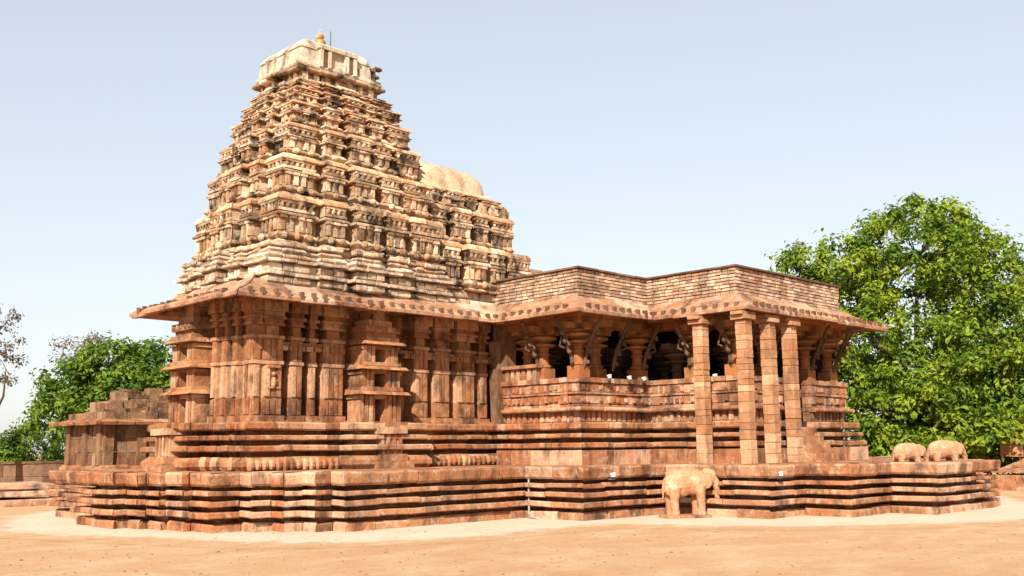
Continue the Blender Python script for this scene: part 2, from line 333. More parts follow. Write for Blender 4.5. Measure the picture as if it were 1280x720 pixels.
# shrine walls: core and pilasters
CORE = [(.4, .6), (11.2, .6), (11.2, 5.6), (.18, 5.6), (.18, 4.2), (-.1, 4.2), (-.1, 2.1), (-.02, 1.4), (.25, 1.4), (.25, .9), (.4, .9)]
c = MB(); z = 3.2
while z < 7.35:
    h = min(random.uniform(.42, .62), 7.4 - z); course(c, CORE, sq(-.5, 0, z, z + h - .004), .6, .02, 0, .006, skip=lambda x, y: (y < 1 and 4.35 < x < 5.25 and z < 5.9) or (x < .5 and 2.4 < y < 3.8 and z < 5.9)); z += h
c.build('shrine_wall', 'wall', T)
def pilaster(mp, u0, u1, d, z0=3.22, z1=7.25, fig=False):
    c = MB(); w = u1 - u0; uc = (u0 + u1) / 2; e = .05
    c.lbox(mp, u0 - e, u1 + e, -.6, d + .06, z0, z0 + .22, .012)
    c.lbox(mp, u0 + .02, u1 - .02, -.6, d - .04, z0 + .22, z0 + .8, .012)
    c.lbox(mp, u0 + .03, u1 - .03, -.6, d - .07, z0 + .8, z0 + 1.9, .012)
    c.lbox(mp, u0 - .01, u1 + .01, -.6, d + .015, z0 + 1.9, z0 + 2.02, .01)
    c.lbox(mp, u0 + .02, u1 - .02, -.6, d - .02, z0 + 2.02, z0 + 2.75, .012)
    c.lbox(mp, u0 - .03, u1 + .03, -.6, d + .03, z0 + 2.75, z0 + 2.86, .01)
    # vertical ribs
    k = max(1, int(w / .21))
    for i in range(k):
        a = u0 + .05 + (w - .1) * i / k
        c.lbox(mp, a + .02, a + (w - .1) / k - .02, d - .1, d + random.uniform(-.01, .04), z0 + .84, z0 + 1.86, .006)
        c.lbox(mp, a + .02, a + (w - .1) / k - .02, d - .1, d + random.uniform(-.01, .03), z0 + 2.04, z0 + 2.72, .006)
        c.lbox(mp, a + .02, a + (w - .1) / k - .02, d - .1, d + .025, z0 + .26, z0 + .76, .006)
    # neck, capital and bracket
    c.lbox(mp, uc - w * .3, uc + w * .3, -.6, d - .07, z0 + 2.86, z0 + 3.2, .01)
    for a, b_, ee in ((3.2, 3.28, .04), (3.28, 3.40, .0), (3.40, 3.5, .08), (3.5, 3.66, .02)):
        c.lbox(mp, u0 - ee + .02, u1 + ee - .02, -.6, d + ee, z0 + a, z0 + b_, .01)
    c.lbox(mp, u0 - .08, u1 + .08, -.6, d + .14, z0 + 3.66, z1 + .06, .012)
    if fig:   # little carved figure in a frame
        c.lbox(mp, uc - .22, uc + .22, d - .1, d + .07, z0 + 1.1, z0 + 1.16); c.lbox(mp, uc - .22, uc + .22, d - .1, d + .08, z0 + 1.78, z0 + 1.88)
        p = mp(uc, d + .05, z0 + 1.3); c.ball(p, (.1, .1, .2), 8, 6); p = mp(uc, d + .06, z0 + 1.58); c.ball(p, .075, 8, 6)
    return c.build('pilaster', 'wall', T)
sw = S(0, 0)
for u0, u1, d, f in ((.0, .34, .0, 0), (.38, 1.14, .03, 1), (1.44, 1.92, .02, 0), (2.2, 2.5, -.05, 0), (2.74, 3.6, .0, 0), (6.72, 7.42, .02, 0), (7.72, 8.5, .0, 0), (8.84, 9.8, .02, 0), (10.1, 10.55, -.08, 0)):
    pilaster(sw, u0, u1, d, fig=bool(f))
ww = W(0, 0)
for u0, u1, d in ((.06, .5, .0), (.76, 1.14, .13), (1.24, 1.6, .27), (1.68, 2.0, .40)):
    pilaster(ww, u0, u1, d)
# string of carved panels between the pilasters and the frieze under the eaves
c = MB()
for i in range(34):
    u = .1 + i * .325
    if 3.5 < u < 6.1: continue
    c.lbox(sw, u, u + .26, -.3, .0 + random.uniform(-.02, .05), 5.62, 5.78, .015)
c.lbox(sw, 0.02, 3.55, -.3, -.08, 5.8, 5.9, .01); c.lbox(sw, 6.05, 11, -.3, -.08, 5.8, 5.9, .01)
c.lbox(sw, 0.02, 11, -.3, .045, 3.2, 3.3, .01)
c.build('carved_band', 'wall', T)

def niche(mp, u0, u1, d):
    """miniature three storey shrine: stacked chambers with dark openings and projecting ledges"""
    n = MB(); uc = (u0 + u1) / 2; hw = (u1 - u0) / 2
    lv = ((3.2, 4.22, .21, .86, 1.0), (4.42, 5.08, .25, .54, .92), (5.28, 5.95, .25, .54, .84))
    for z0, z1, ow, oh, k in lv:
        w = hw * .86 * k
        n.lbox(mp, uc - w, uc - ow, -.9, d - .05, z0, z1, .012); n.lbox(mp, uc + ow, uc + w, -.9, d - .05, z0, z1, .012)
        n.lbox(mp, uc - ow - .004, uc + ow + .004, -.9, d - .055, z0 + oh, z1 - .004)
        for sgn in (-1, 1):
            for a in (.48, .72, .95):
                n.lbox(mp, uc + sgn * w * a - .07, uc + sgn * w * a + .07, -.2, d + .01, z0, z1 - .05, .01)
            n.lbox(mp, uc + sgn * w - .1, uc + sgn * w + .1, -.3, d + .03, z1 - .16, z1 - .04, .01)
    root = n.build('niche_shrine', 'wall', T)
    for z0, k in ((4.2, 1.1), (5.08, 1.0), (5.96, .88)):
        l = MB(); w = hw * k
        p = [mp(*q) for q in ((uc - w, -.4, z0), (uc + w, -.4, z0), (uc + w + .04, d + .3, z0), (uc - w - .04, d + .3, z0), (uc - w + .06, -.4, z0 + .22), (uc + w - .06, -.4, z0 + .22), (uc + w - .03, d + .2, z0 + .11), (uc - w + .03, d + .2, z0 + .11))]
        l.hexa(p); l.lbox(mp, uc - w * .8, uc + w * .8, -.3, d + .12, z0 + .12, z0 + .26, .02)
        l.build('ledge', 'stone', root)
    r = MB()
    for z0, z1, k, dd in ((6.16, 6.4, .66, .0), (6.4, 6.62, .74, .12), (6.62, 6.85, .5, -.05), (6.85, 7.25, .28, -.15)): r.lbox(mp, uc - hw * k, uc + hw * k, -.4, d + dd, z0, z1, .02)
    for i in range(5): r.ball(mp(uc - hw * .6 + i * hw * .3, d + .06, 6.52), .12, 8, 6)
    r.build('niche_roof', 'wall', root)
    p = MB()
    for z0, z1, k, dd in ((1.66, 1.9, .75, .95), (1.9, 2.14, .6, .8), (2.14, 2.84, .5, .6), (2.84, 3.06, .62, .75), (3.06, 3.24, .72, .6)): p.lbox(mp, uc - hw * k, uc + hw * k, -.2, d + dd, z0, z1, .015)
    for i in range(4): p.lbox(mp, uc - hw * .45 + i * hw * .25, uc - hw * .45 + i * hw * .25 + .12, 0, d + .66, 2.16, 2.82, .01)
    p.build('niche_pedestal', 'stone', root)
    k = MB(); k.lbox(mp, uc - .34, uc + .34, -.98, -.85, 3.2, 6.0); k.build('niche_shade_back', 'hall', root)  # near-black backing puts the openings' shade into its colour
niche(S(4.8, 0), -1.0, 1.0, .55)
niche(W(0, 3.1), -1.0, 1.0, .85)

# hall: carved seat parapet round the open sides, floor, added inner walls that block the light
for SEAT in ([(11, .1), (11, -4.4), (15.2, -4.4), (15.2, -8.6), (18.1, -8.6)], [(20.2, -8.6), (23.1, -8.6), (23.1, -4.4), (27.3, -4.4), (27.3, -1.2)]):
    c = MB(); course(c, SEAT, sq(-.35, -.06, 3.22, 3.64), 1.3, .015, 0, .01, closed=False)
    def along(step, w):
        for i in range(len(SEAT) - 1):
            a, b = Vector(SEAT[i]), Vector(SEAT[i + 1]); d = (b - a).normalized(); nn = Vector((d.y, -d.x)); L = (b - a).length
            for k in range(int((L - .05) / step)): yield a + d * (k * step + .5 * (step - w)), d, nn
    for p, d, nn in along(.3, .17):
        q = p + d * .17; o = nn * (.0 + random.uniform(-.01, .04)); i_ = -nn * .2
        c.hexa([(*(p + i_), 3.26), (*(q + i_), 3.26), (*(q + o), 3.26), (*(p + o), 3.26), (*(p + i_), 3.61), (*(q + i_), 3.61), (*(q + o), 3.61), (*(p + o), 3.61)])
    c.build('frieze', 'seat', T)
    c = MB(); course(c, SEAT, rnd(-.4, .26, 3.62, 3.78, .3), 1.4, .02, .008, .01, closed=False); c.build('seat_ledge', 'stone', T)
    c = MB()
    for z0, z1, o in ((3.79, 3.9, .02), (3.92, 4.24, .05), (4.26, 4.34, .10), (4.36, 4.68, .08), (4.70, 4.88, .15)):
        course(c, SEAT, sq(-.35, o, z0, z1), .5, .022, .006, .014, closed=False)
    for p, d, nn in along(.25, .0):
        if random.random() < .75:
            q = p + nn * .07; i_ = p - nn * .1; h = random.uniform(.08, .13); w_ = d * random.uniform(.05, .085)
            for zz in (4.08, 4.52): c.hexa([(*(i_ - w_), zz - h), (*(i_ + w_), zz - h), (*(q + w_ + nn * .04), zz - h), (*(q - w_ + nn * .04), zz - h), (*(i_ - w_), zz + h), (*(i_ + w_), zz + h), (*(q + w_ + nn * .05), zz + h * .8), (*(q - w_ + nn * .05), zz + h * .8)])
    c.build('seat_parapet', 'seat', T)
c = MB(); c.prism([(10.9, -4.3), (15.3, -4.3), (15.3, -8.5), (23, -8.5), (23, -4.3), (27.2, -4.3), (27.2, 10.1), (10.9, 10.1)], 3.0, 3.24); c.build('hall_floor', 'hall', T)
for k in range(4):
    c = MB(); c.box(18.2, -8.6 - (.28 * k + .28), 1.66, 20.1, -8.6 - .28 * k, 3.0 - .34 * k, .012); c.build('entrance_step', 'stone', T)
c = MB(); c.box(11.3, 3.0, 3.2, 27, 3.5, 7.5); c.box(26.6, -4.0, 3.2, 27.0, 3.0, 7.5); c.box(11.05, -.35, 3.2, 11.5, 3.2, 7.5); c.box(22.6, -8.0, 4.8, 22.9, -4.0, 7.4); c.build('light_blocking_wall', 'hall', T)  # inner walls added so that no light gets through the hall
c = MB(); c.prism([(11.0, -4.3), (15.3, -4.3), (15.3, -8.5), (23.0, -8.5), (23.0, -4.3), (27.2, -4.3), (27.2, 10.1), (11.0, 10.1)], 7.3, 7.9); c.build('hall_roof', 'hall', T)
c = MB(); c.box(10.98, -.62, 4.0, 11.5, -.05, 7.4, .05); c.box(10.7, -.4, 3.22, 11.4, .15, 5.4, .08); c.box(10.75, -.3, 5.4, 11.4, .15, 6.6, .08); c.box(10.85, -.5, 6.4, 11.5, .1, 7.3, .06)
c.build('ragged_corner', 'oldwall', T)
c = MB(); c.box(11.02, -2.3, 4.8, 11.35, -.5, 5.35, .02); c.box(10.8, -2.4, 5.35, 11.45, -.45, 5.48, .02)
for i in range(6): c.box(10.92, -2.25 + i * .3, 4.82, 11.1, -2.07 + i * .3, 5.33, .01)
c.build('raised_seat', 'seat', T)

def column(x, y, z0=4.82, sc=1.0, m='column'):
    c = MB(); r8 = math.pi / 8
    c.box(x - .3 * sc, y - .3 * sc, z0 - .6, x + .3 * sc, y + .3 * sc, z0 + .5, .008)
    c.lathe(x, y, [(.25, z0 + .5), (.3, z0 + .55), (.3, z0 + .62), (.22, z0 + .66), (.2, z0 + 1.0), (.27, z0 + 1.02), (.27, z0 + 1.08), (.2, z0 + 1.1), (.22, z0 + 1.28), (.3, z0 + 1.33)], 16)
    c.lathe(x, y, [(.25, z0 + 1.33), (.47, z0 + 1.37), (.5, z0 + 1.42), (.3, z0 + 1.47), (.24, z0 + 1.5), (.34, z0 + 1.56), (.5, z0 + 1.62), (.54, z0 + 1.69), (.46, z0 + 1.75), (.3, z0 + 1.78)], 20)
    c.box(x - .44, y - .44, z0 + 1.78, x + .44, y + .44, z0 + 1.86, .01)
    for dx, dy in ((.75, .2), (.2, .75)):
        c.box(x - dx, y - dy, z0 + 1.9, x + dx, y + dy, z0 + 2.12, .01); c.box(x - dx * .7, y - dy * .92, z0 + 1.84, x + dx * .7, y + dy * .92, z0 + 1.93, .01)
    c.build('column', m, T)
COLS = [(11.42, -4.0), (13.1, -3.4), (14.95, -4.0), (11.42, -2.2), (15.65, -6.3), (15.65, -8.15), (17.55, -8.15), (20.75, -8.15), (22.6, -8.15), (11.9, -.9)]
for x, y in COLS: column(x, y)
for x, y in ((13.2, -.8), (16.3, -1.8), (19.6, -1.8), (19.6, -5.2), (16.8, -4.6)): column(x, y, 4.3, 1.0, 'granite')  # inner columns in darker stone, the hall's shade put into their colour
def bracket(x, y, dx, dy):
    """slanting carved bracket figure from column to eave"""
    c = MB(); L = math.hypot(dx, dy); ux, uy = dx / L, dy / L
    P = [(.26, 5.2), (.34, 5.45), (.42, 5.75), (.58, 6.1), (.78, 6.45), (1.02, 6.8), (1.2, 7.08)]
    c.tube([(x + ux * a, y + uy * a, z) for a, z in P], [.05, .08, .06, .09, .07, .08, .07], 8)
    for a, z, r in ((.36, 5.45, .08), (.5, 5.85, .1), (.74, 6.22, .09), (.9, 6.52, .1)):
        c.ball((x + ux * (a + .06) - uy * .06, y + uy * (a + .06) + ux * .06, z), (r, r, r * 1.2), 8, 6)
    for sgn in (-1, 1):
        c.tube([(x + ux * .5 - sgn * uy * .1, y + uy * .5 + sgn * ux * .1, 5.95), (x + ux * .75 - sgn * uy * .24, y + uy * .75 + sgn * ux * .24, 6.05), (x + ux * .8 - sgn * uy * .1, y + uy * .8 + sgn * ux * .1, 6.4)], [.05, .045, .04], 6)
    c.build('bracket_figure', 'granite', T)
for x, y, dx, dy in ((11.42, -4.0, 0, -1), (11.42, -4.0, -1, 0), (14.95, -4.0, 0, -1), (11.42, -2.2, -1, 0), (13.1, -4.0, 0, -1), (15.65, -6.3, -1, 0), (15.65, -8.15, -1, 0), (15.65, -8.15, 0, -1),
                     (17.55, -8.15, 0, -1), (20.75, -8.15, 0, -1), (22.6, -8.15, 0, -1), (22.6, -8.15, 1, 0), (22.6, -8.15, .8, -.8)): bracket(x, y, dx, dy)
HALL = [(11, .0), (11, -4.4), (15.2, -4.4), (15.2, -8.6), (23.1, -8.6), (23.1, -4.4), (27.3, -4.4), (27.3, 10.2)]
c = MB(); course(c, HALL, sq(-.7, .02, 6.88, 7.14), 2.2, .01, .004, .006, closed=False); course(c, HALL, sq(-.7, .16, 7.15, 7.42), 2.2, .01, .004, .006, closed=False); c.build('beam', 'column', T)
c = MB(); course(c, [(0, .05), (11, .05)], sq(-.4, .22, 7.2, 7.45), 1.4, .015, .004, .01, closed=False); course(c, [(-.4, 5.8), (-.4, 2), (0, 1), (0, 0)], sq(-.4, .2, 7.2, 7.45), .8, .015, .004, .01, closed=False); c.build('beam', 'wall', T)

# masonry props under the porch eave
for x, y in ((14.0, -7.75), (14.0, -9.6), (15.6, -9.6), (17.1, -9.6)):
    c = MB(); z = 1.66; h = .215
    while z < 6.72:
        hh = min(random.uniform(.2, .42), 6.74 - z); e = random.uniform(-.012, .012); f = random.uniform(-.012, .012)
        c.box(x - h + e, y - h + f, z, x + h + e, y + h + f, z + hh - .007, .006); z += hh
    c.box(x - .33, y - .33, 6.74, x + .33, y + .33, 6.9, .01); c.box(x - .46, y - .24, 6.9, x + .46, y + .24, 7.03, .01)
    c.build('support_pillar', 'pillar', T, bevel=.015)

# eaves, brick parapet
EAVE = [(0, 0), (11, 0), (11, -4.4), (15.2, -4.4), (15.2, -8.6), (23.1, -8.6), (23.1, -4.4), (27.3, -4.4), (27.3, 10.2), (11, 10.2), (11, 4.7), (0, 4.7), (0, 3.4), (-.2, 3.4), (-.2, .9), (0, .9)]
EP = [(-.3, 7.52), (.2, 7.5), (.8, 7.26), (1.3, 7.07), (1.42, 7.08), (1.44, 7.19), (1.3, 7.3), (.8, 7.5), (.4, 7.7), (.12, 7.92), (-.3, 7.92)]
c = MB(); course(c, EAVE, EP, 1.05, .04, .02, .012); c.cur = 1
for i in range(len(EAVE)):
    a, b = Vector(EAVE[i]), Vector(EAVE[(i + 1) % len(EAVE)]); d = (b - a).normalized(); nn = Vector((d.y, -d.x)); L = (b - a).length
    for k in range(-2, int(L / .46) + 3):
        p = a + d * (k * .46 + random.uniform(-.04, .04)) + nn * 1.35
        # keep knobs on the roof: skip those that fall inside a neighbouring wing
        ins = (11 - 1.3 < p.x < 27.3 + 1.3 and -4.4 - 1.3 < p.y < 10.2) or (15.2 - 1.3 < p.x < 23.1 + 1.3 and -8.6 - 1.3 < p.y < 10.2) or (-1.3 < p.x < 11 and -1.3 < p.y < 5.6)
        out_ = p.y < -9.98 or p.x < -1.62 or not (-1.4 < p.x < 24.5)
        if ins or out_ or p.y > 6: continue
        c.box(p.x - .07, p.y - .07, 7.15, p.x + .07, p.y + .07, 7.40, .015)  # knobs coloured dark to stand for the shade around them
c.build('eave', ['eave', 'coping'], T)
PAR = [(11, .2), (11, -4.4), (15.2, -4.4), (15.2, -8.6), (23.1, -8.6), (23.1, -4.4), (27.3, -4.4), (27.3, 10.2), (11, 10.2)]
def insidehall(x, y): return False
c = MB(); rows = 8; z = 7.94; hh = (8.96 - z) / rows
for r in range(rows):
    course(c, PAR, sq(-.2, .0, z + r * hh + .018, z + (r + 1) * hh - .018), .32, .022, .006, .022, closed=False)
par = c.build('brick_parapet', 'brick', T)
c = MB(); course(c, PAR, sq(-.4, -.07, 7.9, 8.96), 6, 0, 0, 0, closed=False); c.build('brick_joints', 'mortar', par)
c = MB(); course(c, PAR, sq(-.45, .08, 8.97, 9.04), 1.1, .02, .008, .006, closed=False); c.build('coping', 'coping', par)
c = MB(); c.prism([(11.1, -4.2), (15.3, -4.2), (15.3, -8.4), (22.9, -8.4), (22.9, -4.2), (27.1, -4.2), (27.1, 10.1), (11.1, 10.1)], 8.3, 8.5); c.build('flat_roof', 'eave', T)

# ------------------------------------------------------------------ tower
TW = MB(); TW.box(1.2, .5, 7.4, 7.2, 5.3, 8.4); TW = TW.build('tower', 'tower', T)
CX, CY, SX, SY = 4.25, 2.9, 1.08, .875
BAYS = ((.64, 1.0, 0), (.3, .56, .0), (-.22, .22, .05))
def bays():
    h = [(.59, 1.0, 0), (.24, .51, .05)]
    return [(-b, -a, o) for a, b, o in h] + [(-.16, .16, .10)] + [(a, b, o) for a, b, o in h[::-1]]
def tpoly(x0, y0, x1, y1, gap):
    cx, cy, hx, hy = (x0 + x1) / 2, (y0 + y1) / 2, (x1 - x0) / 2, (y1 - y0) / 2
    out = []
    for side in range(4):
        L, D = ((hx, hy), (hy, hx), (hx, hy), (hy, hx))[side]
        pts = []
        bs = bays()
        for i, (a, b, o) in enumerate(bs):
            oo = o * D if gap > .15 else o * D
            if i: pts.append((a * L, D - gap)); pts.append((a * L, D + oo))
            else: pts.append((a * L, D))
            if i < len(bs) - 1: pts.append((b * L, D + oo)); pts.append((b * L, D - gap))
        # last point (corner) belongs to next side
        for t, d in pts:
            out.append(((cx + t, cy - d), (cx + d, cy + t), (cx - t, cy + d), (cx - d, cy - t))[side])
    # remove duplicates where two gap points coincide in line
    return out
def bay_spots(x0, y0, x1, y1):
    cx, cy, hx, hy = (x0 + x1) / 2, (y0 + y1) / 2, (x1 - x0) / 2, (y1 - y0) / 2
    for side in range(4):
        L, D = ((hx, hy), (hy, hx), (hx, hy), (hy, hx))[side]
        for a, b, o in bays():
            yield side, a * L, b * L, D + o * D, (lambda t, d, side=side: ((cx + t, cy - d), (cx + d, cy + t), (cx - t, cy + d), (cx - d, cy - t))[side])
def tier(parent, rect, z0, z1, name='tower_tier', top=True, plain=False):
    x0, y0, x1, y1 = rect; H = z1 - z0
    c = MB(); c.cur = 0
    c.box(x0 + .5, y0 + .5, z0 - .3, x1 - .5, y1 - .5, z1 + .05)
    pg, ps, p0 = tpoly(x0, y0, x1, y1, .42), tpoly(x0, y0, x1, y1, .2), tpoly(x0, y0, x1, y1, .09)
    J = .03
    course(c, ps, rnd(-.4, .04, z0, z0 + .05 * H, .3), .7, J, .015, .01)
    course(c, ps, rnd(-.4, .06, z0 + .06 * H, z0 + .25 * H, .45), .55, J, .02, .02)
    course(c, pg, sq(-.4, -.07, z0 + .25 * H, z0 + .55 * H), .9, J, 0, .004)
    course(c, ps, [(-.4, z0 + .54 * H), (.0, z0 + .55 * H), (.06, z0 + .56 * H), (.06, z0 + .59 * H), (-.02, z0 + .63 * H), (-.4, z0 + .64 * H)], .8, J, .015, .015)
    course(c, ps, sq(-.4, -.06, z0 + .64 * H, z0 + .86 * H), .7, J, 0, .01)
    for side, a, b, D, f in bay_spots(*rect):
        w = b - a; D0 = D
        def lb(u0, u1, d0, d1, za, zb, j=.015):
            p = []
            for zz in (za, zb):
                for u, d in ((u0, d0), (u1, d0), (u1, d1), (u0, d1)):
                    q = f(u, d); p.append((q[0] + random.uniform(-j, j), q[1] + random.uniform(-j, j), zz + random.uniform(-j, j)))
            c.hexa(p)
        n = max(2, int(round(w / .34)))
        for k in range(n):   # pilasters
            u = a + .05 + (w - .1) * (k + .5) / n; pw = .075
            lb(u - pw, u + pw, D - .3, D - .0 + random.uniform(-.03, .03), z0 + .25 * H, z0 + .5 * H); lb(u - pw - .05, u + pw + .05, D - .3, D + .06, z0 + .49 * H, z0 + .54 * H)
        # kuta heads: small shrine roofs
        e = .04
        lb(a + e, b - e, D - .3, D + .02, z0 + .64 * H, z0 + .70 * H); lb(a + e + .06, b - e - .06, D - .3, D - .04, z0 + .70 * H, z0 + .80 * H)
        for k in range(max(2, int(w / .22))):
            nn = max(2, int(w / .22)); u = a + e + (w - 2 * e) * (k + .5) / nn
            q = f(u, D - .02); c.ball((q[0], q[1], z0 + (.75 + random.uniform(-.01, .02)) * H), (.07, .07, .065 * H), 6, 5)
        lb(a + e + .02, b - e - .02, D - .3, D + .03, z0 + .80 * H, z0 + .86 * H, .02)
        for k in range(max(1, int(w / .45))):   # lumpy finials along the pillow moulding
            nn = max(1, int(w / .45)); u = a + (w) * (k + .5) / nn; q = f(u, D + .06)
            c.ball((q[0], q[1], z0 + .15 * H), (random.uniform(.1, .17), random.uniform(.1, .17), .08 * H), 8, 6)
    c.cur = 1
    course(c, p0, [(-.4, z0 + .86 * H), (.0, z0 + .86 * H), (.05, z0 + .875 * H), (.04, z0 + .93 * H), (-.06, z0 + 1.0 * H), (-.4, z0 + 1.0 * H)], .9, .025, .015, .012)
    return c.build(name, ['tower', 'kapota'], parent)
def trect(w): return (CX - w * SX, CY - w * SY, CX + w * SX, CY + w * SY)
def tshift(w): return (CX + .1 - w * SX, CY - .08 - w * SY, CX + .1 + w * SX, CY - .08 + w * SY)
for z0, z1, w in ((9.25, 11.0, 3.34), (11.0, 12.5, 3.05), (12.5, 13.75, 2.75), (13.75, 14.7, 2.45), (14.7, 15.35, 2.18), (15.35, 15.75, 1.93)):
    tier(TW, tshift(w), z0, z1)
# low white basement storey of the tower, behind the eave
c = MB()
for z0, z1, o, b in ((7.8, 8.06, -.02, .2), (8.08, 8.2, .08, .1), (8.2, 8.52, -.06, .2), (8.54, 8.64, .1, .1), (8.66, 8.86, .0, .4), (8.86, 9.1, -.12, .45), (9.1, 9.26, -.08, .2)):
    course(c, tpoly(*trect(3.66), .09), rnd(-.4, o, z0, z1, b), .5, .045, .02, .02)
c.build('tower_basement', 'limebrick', TW)
c = MB(); 
for z0, z1, w, o in ((15.68, 15.86, 1.75, .12), (15.86, 16.18, 1.6, 0), (16.18, 16.34, 1.75, .12), (16.32, 16.5, 1.62, .0)): course(c, tpoly(*trect(w), .06), rnd(-.5, o, z0, z1, .3), .5, .03, .015, .015)
c.box(CX - 1.4 * SX, CY - 1.3 * SY, 15.4, CX + 1.4 * SX, CY + 1.3 * SY, 16.5)
for k in range(7):
    for sgn in (-1, 1): c.box(CX - 1.6 * SX + k * .5, CY + sgn * 1.62 * SY - .12, 15.86, CX - 1.6 * SX + k * .5 + .22, CY + sgn * 1.62 * SY + .12, 16.2, .02)
    c.box(CX - 1.72 * SX, CY - 1.45 * SY + k * .38, 15.86, CX - 1.5 * SX, CY - 1.45 * SY + k * .38 + .18, 16.2, .02)
c.build('tower_neck', 'tower', TW)
# square plastered dome with battered sides, one corner lost
def rsq(hx, hy, r=.12, k=4):
    out = []
    for sx, sy, a0 in ((1, -1, -90), (1, 1, 0), (-1, 1, 90), (-1, -1, 180)):
        for i in range(k + 1):
            a = R(a0 + 90 * i / k); out.append((CX + sx * (hx - r) + r * math.cos(a), CY + sy * (hy - r) + r * math.sin(a)))
    return out
dm = MB(); rings = []
for w, z in ((1.76, 16.4), (1.79, 16.46), (1.79, 16.56), (1.71, 16.6), (1.69, 16.9), (1.64, 17.12), (1.68, 17.15), (1.66, 17.24), (1.56, 17.4), (1.42, 17.54), (1.12, 17.7), (.8, 17.84), (.4, 17.92), (.2, 17.95)):
    rings.append([(x, y, z) for x, y in rsq(w * SX, w * SY, .055 * w)])
rings = [[(x if x < CX else CX + (x - CX) * (.78 if z > 16.5 else 1), y, z) for x, y, z in r] for r in rings]
n = len(rings[0]); vv = [p for r in rings for p in r]; ff = [(q * n + i, q * n + (i + 1) % n, (q + 1) * n + (i + 1) % n, (q + 1) * n + i) for q in range(len(rings) - 1) for i in range(n)]
ff.append(tuple(range(n))[::-1]); ff.append(tuple(range((len(rings) - 1) * n, len(rings) * n))); dm.add(vv, ff)
fd = dm.build('dome', 'plaster', TW, smooth=False)
c = MB()
for u in (-.9, .25):
    c = MB(); c.box(CX + u, CY - 1.72 * SY - .1, 16.55, CX + u + .22, CY - 1.6 * SY, 17.15, .01); c.build('dome_niche', 'coping', fd)
c = MB(); c.box(CX + .55, CY - 1.72 * SY - .06, 16.62, CX + .75, CY - 1.6 * SY, 16.86, .01); c.build('dome_hole_shade', 'coping', fd)  # solid dark block painted as the shade inside a hole
c = MB()

for u in (-1.05, -.68, .1, .47): c.box(CX + u, CY - 1.72 * SY - .14, 16.5, CX + u + .14, CY - 1.6 * SY, 17.25, .015)
c.box(CX - 1.1, CY - 1.72 * SY - .16, 17.2, CX + .65, CY - 1.5 * SY, 17.34, .02)
c.build('dome_moulding', 'plaster', fd)
for v in (-.7, .2, .75): c = MB(); c.box(CX - 1.76 * SX, CY + v, 16.6, CX - 1.6 * SX, CY + v + .14, 17.15, .015); c.build('dome_moulding', 'plaster', fd)
c = MB(); c.box(CX + 1.3, CY - 1.45 * SY, 16.3, CX + 1.78, CY + .6, 17.0, .03)
for i in range(90):
    u = random.random(); x = CX + random.uniform(1.35, 1.9); y = CY - 1.5 * SY + random.uniform(-.06, 1.9); z = 16.45 + random.randint(0, 6) * .12 - .1 * (u > .7)
    c.box(x - .13, y - .1, z - .05, x + .13, y + .1, z + .055, .02)
c.build('broken_brickwork', 'mortar', fd)
c = MB(); c.lathe(CX, CY, [(.26, 17.9), (.28, 18.0), (.17, 18.06), (.23, 18.18), (.2, 18.26), (.1, 18.32)], 16); fin = c.build('finial', 'brass', TW, smooth=True)
c = MB(); c.lathe(CX, CY, [(.08, 18.3), (.15, 18.38), (.15, 18.48), (.08, 18.56), (.04, 18.62), (.05, 18.66), (.01, 18.74)], 12); c.build('finial_pot', 'kapota', fin, smooth=True)
c = MB(); c.tube([(CX + .35, CY - .2, 17.85), (CX + .35, CY - .2, 18.7)], [.03, .02], 6); c.build('lightning_rod', 'iron', TW)

# antechamber superstructure with its barrel vault
A = MB(); A.box(7.5, .8, 7.6, 13.0, 5.0, 8.6); A = A.build('antechamber_roof', 'tower', T)
tier(A, (6.6, .1, 13.1, 5.7), 8.45, 10.35, 'antechamber_tier'); tier(A, (6.6, .75, 12.75, 5.05), 10.35, 11.95, 'antechamber_tier')
tier(A, (6.8, 1.1, 12.3, 4.7), 11.95, 12.75, 'antechamber_tier')
for i in range(9):
    c = MB(); c.box(7.0 + i * .66, .95, 11.9, 7.42 + i * .66, 1.45, 12.35, .03); c.lathe(7.21 + i * .66, 1.2, [(.22, 12.33), (.24, 12.42), (.12, 12.55), (.02, 12.58)], 8); c.build('roof_shrine', 'tower', A)
for i in range(5):
    c = MB(); c.box(12.45, 1.1 + i * .7, 11.9, 12.8, 1.5 + i * .7, 12.4, .03); c.lathe(12.62, 1.3 + i * .7, [(.2, 12.38), (.22, 12.46), (.1, 12.6), (.02, 12.63)], 8); c.build('roof_shrine', 'tower', A)
c = MB()
for z0, z1, o in ((7.9, 8.1, .05), (8.12, 8.46, 0)): course(c, [(6.5, .05), (13.2, .05), (13.2, 5.8), (6.5, 5.8)], rnd(-.4, o, z0, z1, .2), .75, .02, .01, .02)
c.box(13, .7, 8.2, 14.3, 5, 9.75, .02); c.box(12.9, .6, 9.75, 14.4, 5.1, 9.9, .02)
c.build('antechamber_basement', 'limebrick', A)
va = MB(); vy, vz, hw, x1 = 2.9, 12.85, 1.42, 11.55
secs = [(8.2, 1.0), (9.0, 1.0), (10.0, 1.0), (10.7, 1.0), (11.2, .99), (11.6, .95), (11.9, .86), (12.1, .72), (12.2, .5), (12.22, .2)]
vv = []; K = 14
for x, s_ in secs:
    for k in range(K + 1):
        a = math.pi * k / K; vv.append((x, vy - hw * s_ * math.cos(a) * (1.0 if .1 < a < 3.0 else 1.05), vz + 1.4 * s_ * math.sin(a) ** .8 if math.sin(a) > 0.001 else vz))
ff = [(i * (K + 1) + k, i * (K + 1) + k + 1, (i + 1) * (K + 1) + k + 1, (i + 1) * (K + 1) + k) for i in range(len(secs) - 1) for k in range(K)]
ff.append(tuple(range(K + 1)))
